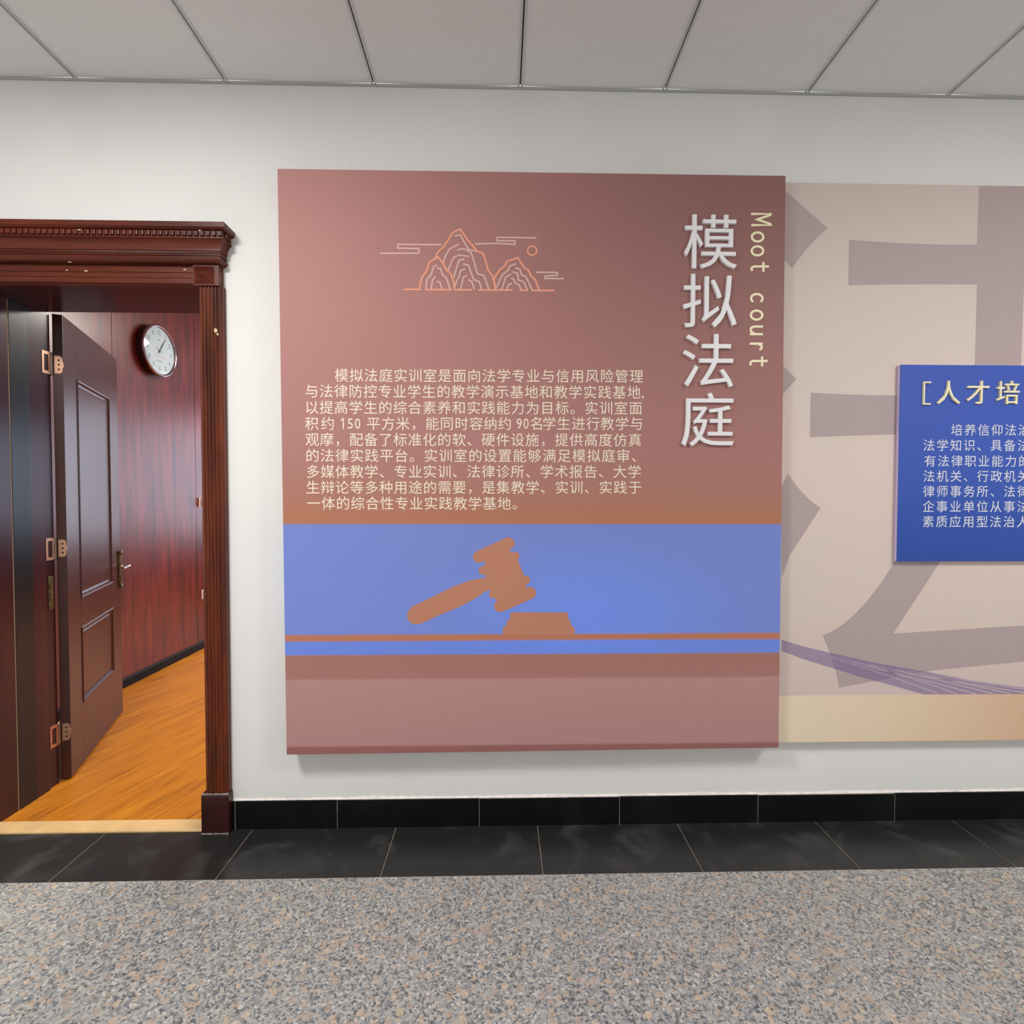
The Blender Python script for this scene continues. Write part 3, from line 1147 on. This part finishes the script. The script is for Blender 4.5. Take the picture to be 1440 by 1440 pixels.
for L in LINES:
    bm = bmesh.new()
    if L is None:
        for ch, x in zip('积约平方米，能同时容纳约名学生进行教学与', (53, 118, 303, 363, 422, 482, 541, 600, 660, 719, 777, 835, 965, 1015, 1073, 1133, 1192, 1250, 1310, 1368)):
            cjk(bm, ch, *q(x, 276.5), EM, YB, 0.0004)
        for ch, x in (('5', 209), ('0', 239), ('9', 893), ('0', 921)):
            latin_box(bm, ch, *q(x, 296), 21 * .3472, 43 * .3472 / 0.727, YB, 0.0004)
        ribbon_px(bm, [q(172, 263), q(181, 255), q(181, 296)], 1.7, YB, 0.0004)
    else:
        s, x0, y0, x1, y1 = L
        n = len(s)
        for i, ch in enumerate(s):
            u = i / (n - 1)
            cjk(bm, ch, *q(x0 + (x1 - x0) * u, y0 + (y1 - y0) * u), EM, YB, 0.0004)
        if s.startswith('与法律'):
            p_ = q(1394, 170)
            latin_box(bm, ',', *p_, 3, 18, YB, 0.0004)
    o = build('text_line', bm, M_cream, par, local=True)
    o.data.transform(rootmat(par).inverted())

# line drawing of hills, clouds and a sun
q5 = lambda L: [(520 + .2083 * x, 300 + .2083 * y) for x, y in L]
bm = bmesh.new()
OR = [[(232, 514), (340, 514)], [(378, 516), (552, 516)], [(575, 517), (687, 517)], [(735, 519), (962, 519)], [(1015, 520), (1066, 520)], [(1097, 521), (1244, 521)],
      [(335, 512), (350, 435), (382, 392), (402, 330), (440, 308), (462, 296), (493, 335), (518, 385), (546, 405), (565, 460), (573, 514)],
      [(443, 305), (460, 262), (500, 225), (560, 132), (575, 122), (612, 108), (660, 180), (700, 225), (722, 255), (765, 272), (785, 330), (800, 388), (824, 415), (838, 455), (848, 514)],
      [(838, 452), (850, 420), (880, 380), (912, 355), (925, 326), (1000, 300), (1045, 372), (1068, 380), (1090, 425), (1118, 450), (1142, 518)],
      [(850, 514), (838, 452)]]
WH = [[(484, 212), (190, 210), (190, 236), (332, 238), (332, 270), (72, 270)], [(716, 207), (860, 203), (980, 210), (980, 186), (860, 186), (860, 163), (1122, 166)],
      [(1126, 398), (1266, 400), (1266, 418), (1184, 424), (1184, 440), (1306, 441)],
      [(575, 152), (612, 146), (640, 200), (668, 245), (722, 256)], [(600, 210), (540, 240), (512, 285), (497, 330)], [(592, 248), (625, 238), (650, 245), (684, 265), (708, 340), (726, 408), (772, 422), (803, 512)],
      [(667, 290), (600, 282), (566, 298), (545, 345), (525, 388)], [(634, 310), (602, 318), (590, 355), (568, 430)], [(634, 344), (666, 350), (684, 400), (702, 448), (740, 462), (754, 512)],
      [(642, 376), (612, 388), (604, 425), (584, 460), (578, 490)], [(654, 420), (632, 432), (624, 468), (614, 510)], [(668, 450), (688, 460), (705, 512)],
      [(450, 350), (430, 362), (416, 410), (386, 448), (378, 512)], [(455, 370), (476, 372), (494, 420), (515, 432), (543, 512)], [(442, 430), (424, 448), (414, 512)], [(455, 460), (475, 468), (488, 512)],
      [(985, 342), (944, 356), (934, 384), (896, 414), (856, 500)], [(984, 370), (1012, 376), (1026, 418), (1054, 426), (1096, 518)], [(952, 412), (918, 430), (892, 512)], [(966, 396), (996, 404), (1004, 450), (1040, 464), (1064, 518)],
      [(956, 438), (972, 446), (984, 474), (1006, 482), (1024, 516)], [(958, 474), (936, 482), (926, 512)]]
for L in WH:
    ribbon_px(bm, q5(L), 2.2, YB, 0.0004, 1)
for L in OR:
    ribbon_px(bm, q5(L), 2.5, YB, 0.0006, 0)
ring = [(1096 + 31 * math.cos(2 * PI * k / 24), 252 + 31 * math.sin(2 * PI * k / 24)) for k in range(25)]
ribbon_px(bm, q5(ring), 2.2, YB, 0.0006, 0)
build('hills_drawing', bm, [M_line_o, M_line_w], pn, label='salmon line drawing of hills, clouds and sun')

# printed gavel and sound block
q8 = lambda L: [(540 + .2222 * x, 730 + .2222 * y) for x, y in L]
bm = bmesh.new()
def cap8(a, b, r, dy):
    (A, B) = q8([a, b])
    capsule_px(bm, A, B, r * .2222, YB, dy)
cap8((601, 238), (788, 153), 38, 0.0004)
cap8((624, 325), (832, 233), 26, 0.00045)
cap8((690, 476), (900, 384), 26, 0.0005)
cap8((735, 550), (924, 467), 39, 0.00055)
poly_px(bm, q8([(628, 262), (790, 190), (802, 205), (848, 262), (886, 358), (900, 420), (905, 462), (740, 535), (700, 500), (672, 448), (637, 356), (640, 275)]), YB, 0.0006)
hp = [(635, 370), (530, 392), (420, 435), (300, 495), (178, 553), (160, 572), (147, 600), (149, 628), (164, 652), (188, 665), (215, 666), (240, 658), (360, 603), (490, 550), (580, 500), (640, 458), (690, 440)]
poly_px(bm, q8(hp), YB, 0.00065)
build('gavel_print', bm, M_orange, pn, label='orange brown gavel print')
bm = bmesh.new()
poly_px(bm, q8([(806, 590), (1157, 590), (1164, 596), (1168, 636), (1178, 642), (1188, 676), (1200, 682), (1207, 694), (1207, 732), (752, 732), (752, 690), (757, 680), (772, 676), (782, 640), (797, 632), (799, 596)]), YB, 0.0004)
build('sound_block_print', bm, M_orange, pn, label='orange brown sound block print')

# ================================================================== beige display board
YG = -0.040
XB1 = 4.2
zt = 0.5 * (W(1105, 257, YG).z + W(1440, 261, YG).z)
zb = 0.5 * (W(1096, 1044, YG).z + W(1440, 1041, YG).z)
x0 = max(P['tr'].x, P['br'].x) + 0.002
bg = tag(empty('display_board', ((x0 + XB1) / 2, 0, zb)), 'long beige board printed with a giant mauve character', 'display board')
zband = 0.5 * (W(1097, 979, YG).z + W(1440, 975, YG).z)


def mat_beige():
    t = NT('printed_beige_board')
    tc = t.n('ShaderNodeTexCoord')
    sp = t.n('ShaderNodeSeparateXYZ')
    t.l(tc.outputs['Object'], sp.inputs[0])
    z = sp.outputs[2]
    H = zt - zb
    body = t.ramp(t.math('DIVIDE', z, H), [(0.0, C3(208, 188, 184)), (0.25, C3(214, 197, 185)), (0.5, C3(218, 201, 190)), (0.8, C3(212, 196, 186)), (1.0, C3(206, 191, 182))])
    xx = t.maprange(sp.outputs[0], -1.45, -0.2, 0, 1)
    band = t.ramp(xx, [(0.0, C3(232, 214, 186)), (0.35, C3(228, 206, 176)), (1.0, C3(216, 170, 138))])
    c = t.mix(body, band, t.maprange(z, zband - zb, zband - zb + .0005, 1, 0))
    n = t.noise(tc.outputs['Object'], 60, 3)
    c = t.mix(c, C3(190, 170, 160), t.maprange(n, 0.5, 0.9, 0, 0.15))
    t.color(c)
    t.set(Roughness=0.6, Specular_IOR_Level=0.25)
    return t.m


bm = bmesh.new()
box(bm, x0, XB1, YG, -0.0008, zb, zt, bev=0.0012)
build('board', bm, mat_beige(), bg)
M_mauve = flat('mauve_print', C3(178, 160, 158), 0.6, var=0.02, scale=60, spec=0.25)
bm = bmesh.new()


def arc(p0, pm, p1, n=8):
    """quadratic curve through p0, pulled to pm"""
    return [((1 - u) ** 2 * p0[0] + 2 * u * (1 - u) * pm[0] + u * u * p1[0], (1 - u) ** 2 * p0[1] + 2 * u * (1 - u) * pm[1] + u * u * p1[1]) for u in [k / n for k in range(n + 1)]]


poly_px(bm, [(1099, 259.5), (1103, 267)] + [(1164, 321)] + arc((1164, 321), (1134, 346), (1114, 378)) + [(1099, 361)], YG, 0.0004)
poly_px(bm, [(1099, 512), (1120, 533), (1099, 556)], YG, 0.0004)
poly_px(bm, [(1099, 684), (1108, 666)] + arc((1108, 666), (1130, 700), (1154, 714)) + [(1111, 780), (1099, 813)], YG, 0.0004)
poly_px(bm, arc((1194, 337), (1290, 345), (1374, 344)) + [(1374, 400)] + arc((1374, 400), (1280, 399), (1193, 401)), YG, 0.0004)
poly_px(bm, [(1377, 261.5), (1443, 262), (1441, 344), (1440, 400), (1434, 556), (1431, 770), (1362, 770), (1371, 512), (1374, 400), (1374, 344)], YG, 0.0004)
poly_px(bm, [(1441, 344), (1520, 343), (1520, 401), (1440, 400)], YG, 0.0004)
poly_px(bm, arc((1140, 552), (1200, 556), (1261, 556)) + [(1367, 556), (1367, 611), (1261, 611)] + arc((1261, 611), (1200, 612), (1139, 615)), YG, 0.0004)
poly_px(bm, [(1434, 556), (1560, 555), (1560, 612), (1433, 611)], YG, 0.0004)
poly_px(bm, [(1330, 640), (1405, 640), (1322, 790), (1256, 891), (1440, 879.5), (1500, 876), (1500, 922), (1440, 930), (1310, 943), (1270, 950), (1180, 967), (1176, 945), (1166, 915), (1157, 894)]
        + [(1157, 894)] + arc((1157, 894), (1205, 876), (1255, 795)) , YG, 0.0004)
build('mauve_character', bm, M_mauve, bg, label='giant mauve printed character')
t = NT('purple_translucent_print')
t.set(Base_Color=C3(150, 128, 178), Roughness=0.6, Alpha=0.46, Specular_IOR_Level=0.2)
M_sw = t.m
bm = bmesh.new()
poly_px(bm, [(1099, 899.5), (1130, 909), (1166, 917.5), (1230, 932), (1305, 945), (1367, 957), (1440, 967), (1520, 976), (1299, 976.5), (1255, 964), (1210, 952), (1175, 941), (1130, 927), (1099, 915.5)], YG, 0.0007)
sw = build('purple_swoosh', bm, M_sw, bg, label='translucent purple printed swoosh')
M_thin = flat('pale_swoosh_line', C3(208, 190, 194), 0.6)
bm = bmesh.new()
for a, m, b in (((1150, 919), (1240, 945), (1320, 976)), ((1166, 922), (1265, 946), (1346, 976)), ((1170, 927), (1290, 952), (1372, 976)), ((1180, 926), (1300, 950), (1396, 975.5)),
                ((1200, 932), (1320, 952), (1420, 975.5)), ((1230, 940), (1345, 958), (1445, 975)), ((1260, 940), (1360, 958), (1470, 973))):
    pts = arc(a, m, b, 10)
    for i in range(10):
        w0, w1 = 0.15 + 1.1 * i / 10, 0.15 + 1.1 * (i + 1) / 10
        (xa_, ya_), (xb_, yb_) = pts[i], pts[i + 1]
        poly_px(bm, [(xa_, ya_ - w0 / 2), (xb_, yb_ - w1 / 2), (xb_, yb_ + w1 / 2), (xa_, ya_ + w0 / 2)], YG, 0.001)
build('pale_line', bm, M_thin, sw)

# ================================================================== blue text board on the beige one
YP = -0.060
xl = W(1264, 650, YP).x
zt2, zb2 = W(1300, 513, YP).z, W(1300, 789.5, YP).z
XP1 = xl + 1.75
bp = tag(empty('text_board', ((xl + XP1) / 2, YG, zb2)), 'blue text board with a yellow heading mounted on the beige board', 'text board')
t = NT('printed_blue_board')
tc = t.n('ShaderNodeTexCoord')
sp = t.n('ShaderNodeSeparateXYZ')
t.l(tc.outputs['Object'], sp.inputs[0])
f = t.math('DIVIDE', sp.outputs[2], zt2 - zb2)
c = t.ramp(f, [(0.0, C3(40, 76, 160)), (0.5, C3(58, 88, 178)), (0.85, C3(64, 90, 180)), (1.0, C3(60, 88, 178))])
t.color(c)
t.set(Roughness=0.5, Specular_IOR_Level=0.3)
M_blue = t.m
M_bedge = flat('pale_lilac_board_edge', C3(206, 190, 226), 0.5)
bm = bmesh.new()
box(bm, xl, XP1, YP, YP + 0.003, zb2, zt2, 0)
box(bm, xl, XP1, YP + 0.003, YG - 0.0016, zb2, zt2, 1)
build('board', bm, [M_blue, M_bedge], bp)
q6 = lambda x, y: (920 + .3611 * x, 260 + .3611 * y)
for ch, x in (('人', 1141), ('才', 1256), ('培', 1372), ('养', 1488)):
    bm = bmesh.new()
    cjk(bm, ch, *q6(x, 812), 35, YP, 0.0003, 0.0, 0.004)
    build('heading_character', bm, M_yel, bp, label='raised pale yellow character')
bm = bmesh.new()
s = .3611
k = (YP - CAM.y) / FOC
o0 = W(*q6(1042, 857), YP)
u1, h1, tk = 30 * s * k, 90 * s * k, 5.5 * s * k
for a, b, c_, d in ((0, tk, 0, h1), (tk, u1, 0, tk), (tk, u1, h1 - tk, h1)):
    box(bm, o0.x + a, o0.x + b, YP - 0.008, YP - 0.0003, o0.z + c_, o0.z + d)
build('heading_bracket', bm, M_yel, bp, label='raised pale yellow square bracket')
tx = empty('paragraph', (0, 0, 0))
tx.parent = bp
M_btext = flat('pale_grey_blue_print', C3(214, 216, 226), 0.6)
for i, (s_, x0_, y0_) in enumerate((('培养信仰法治', 1178, 955), ('法学知识、具备法', 1070, 1015), ('有法律职业能力的', 1074, 1076), ('法机关、行政机关', 1070, 1135), ('律师事务所、法律', 1069, 1194), ('企事业单位从事法', 1068, 1253), ('素质应用型法治人', 1067, 1312))):
    bm = bmesh.new()
    for j, ch in enumerate(s_):
        cjk(bm, ch, *q6(x0_ + 52.4 * j, y0_ + 0.1 * j), 17.4, YP, 0.0004, 0.0)
    o = build('text_line', bm, M_btext, tx, local=True)
    o.data.transform(rootmat(tx).inverted())
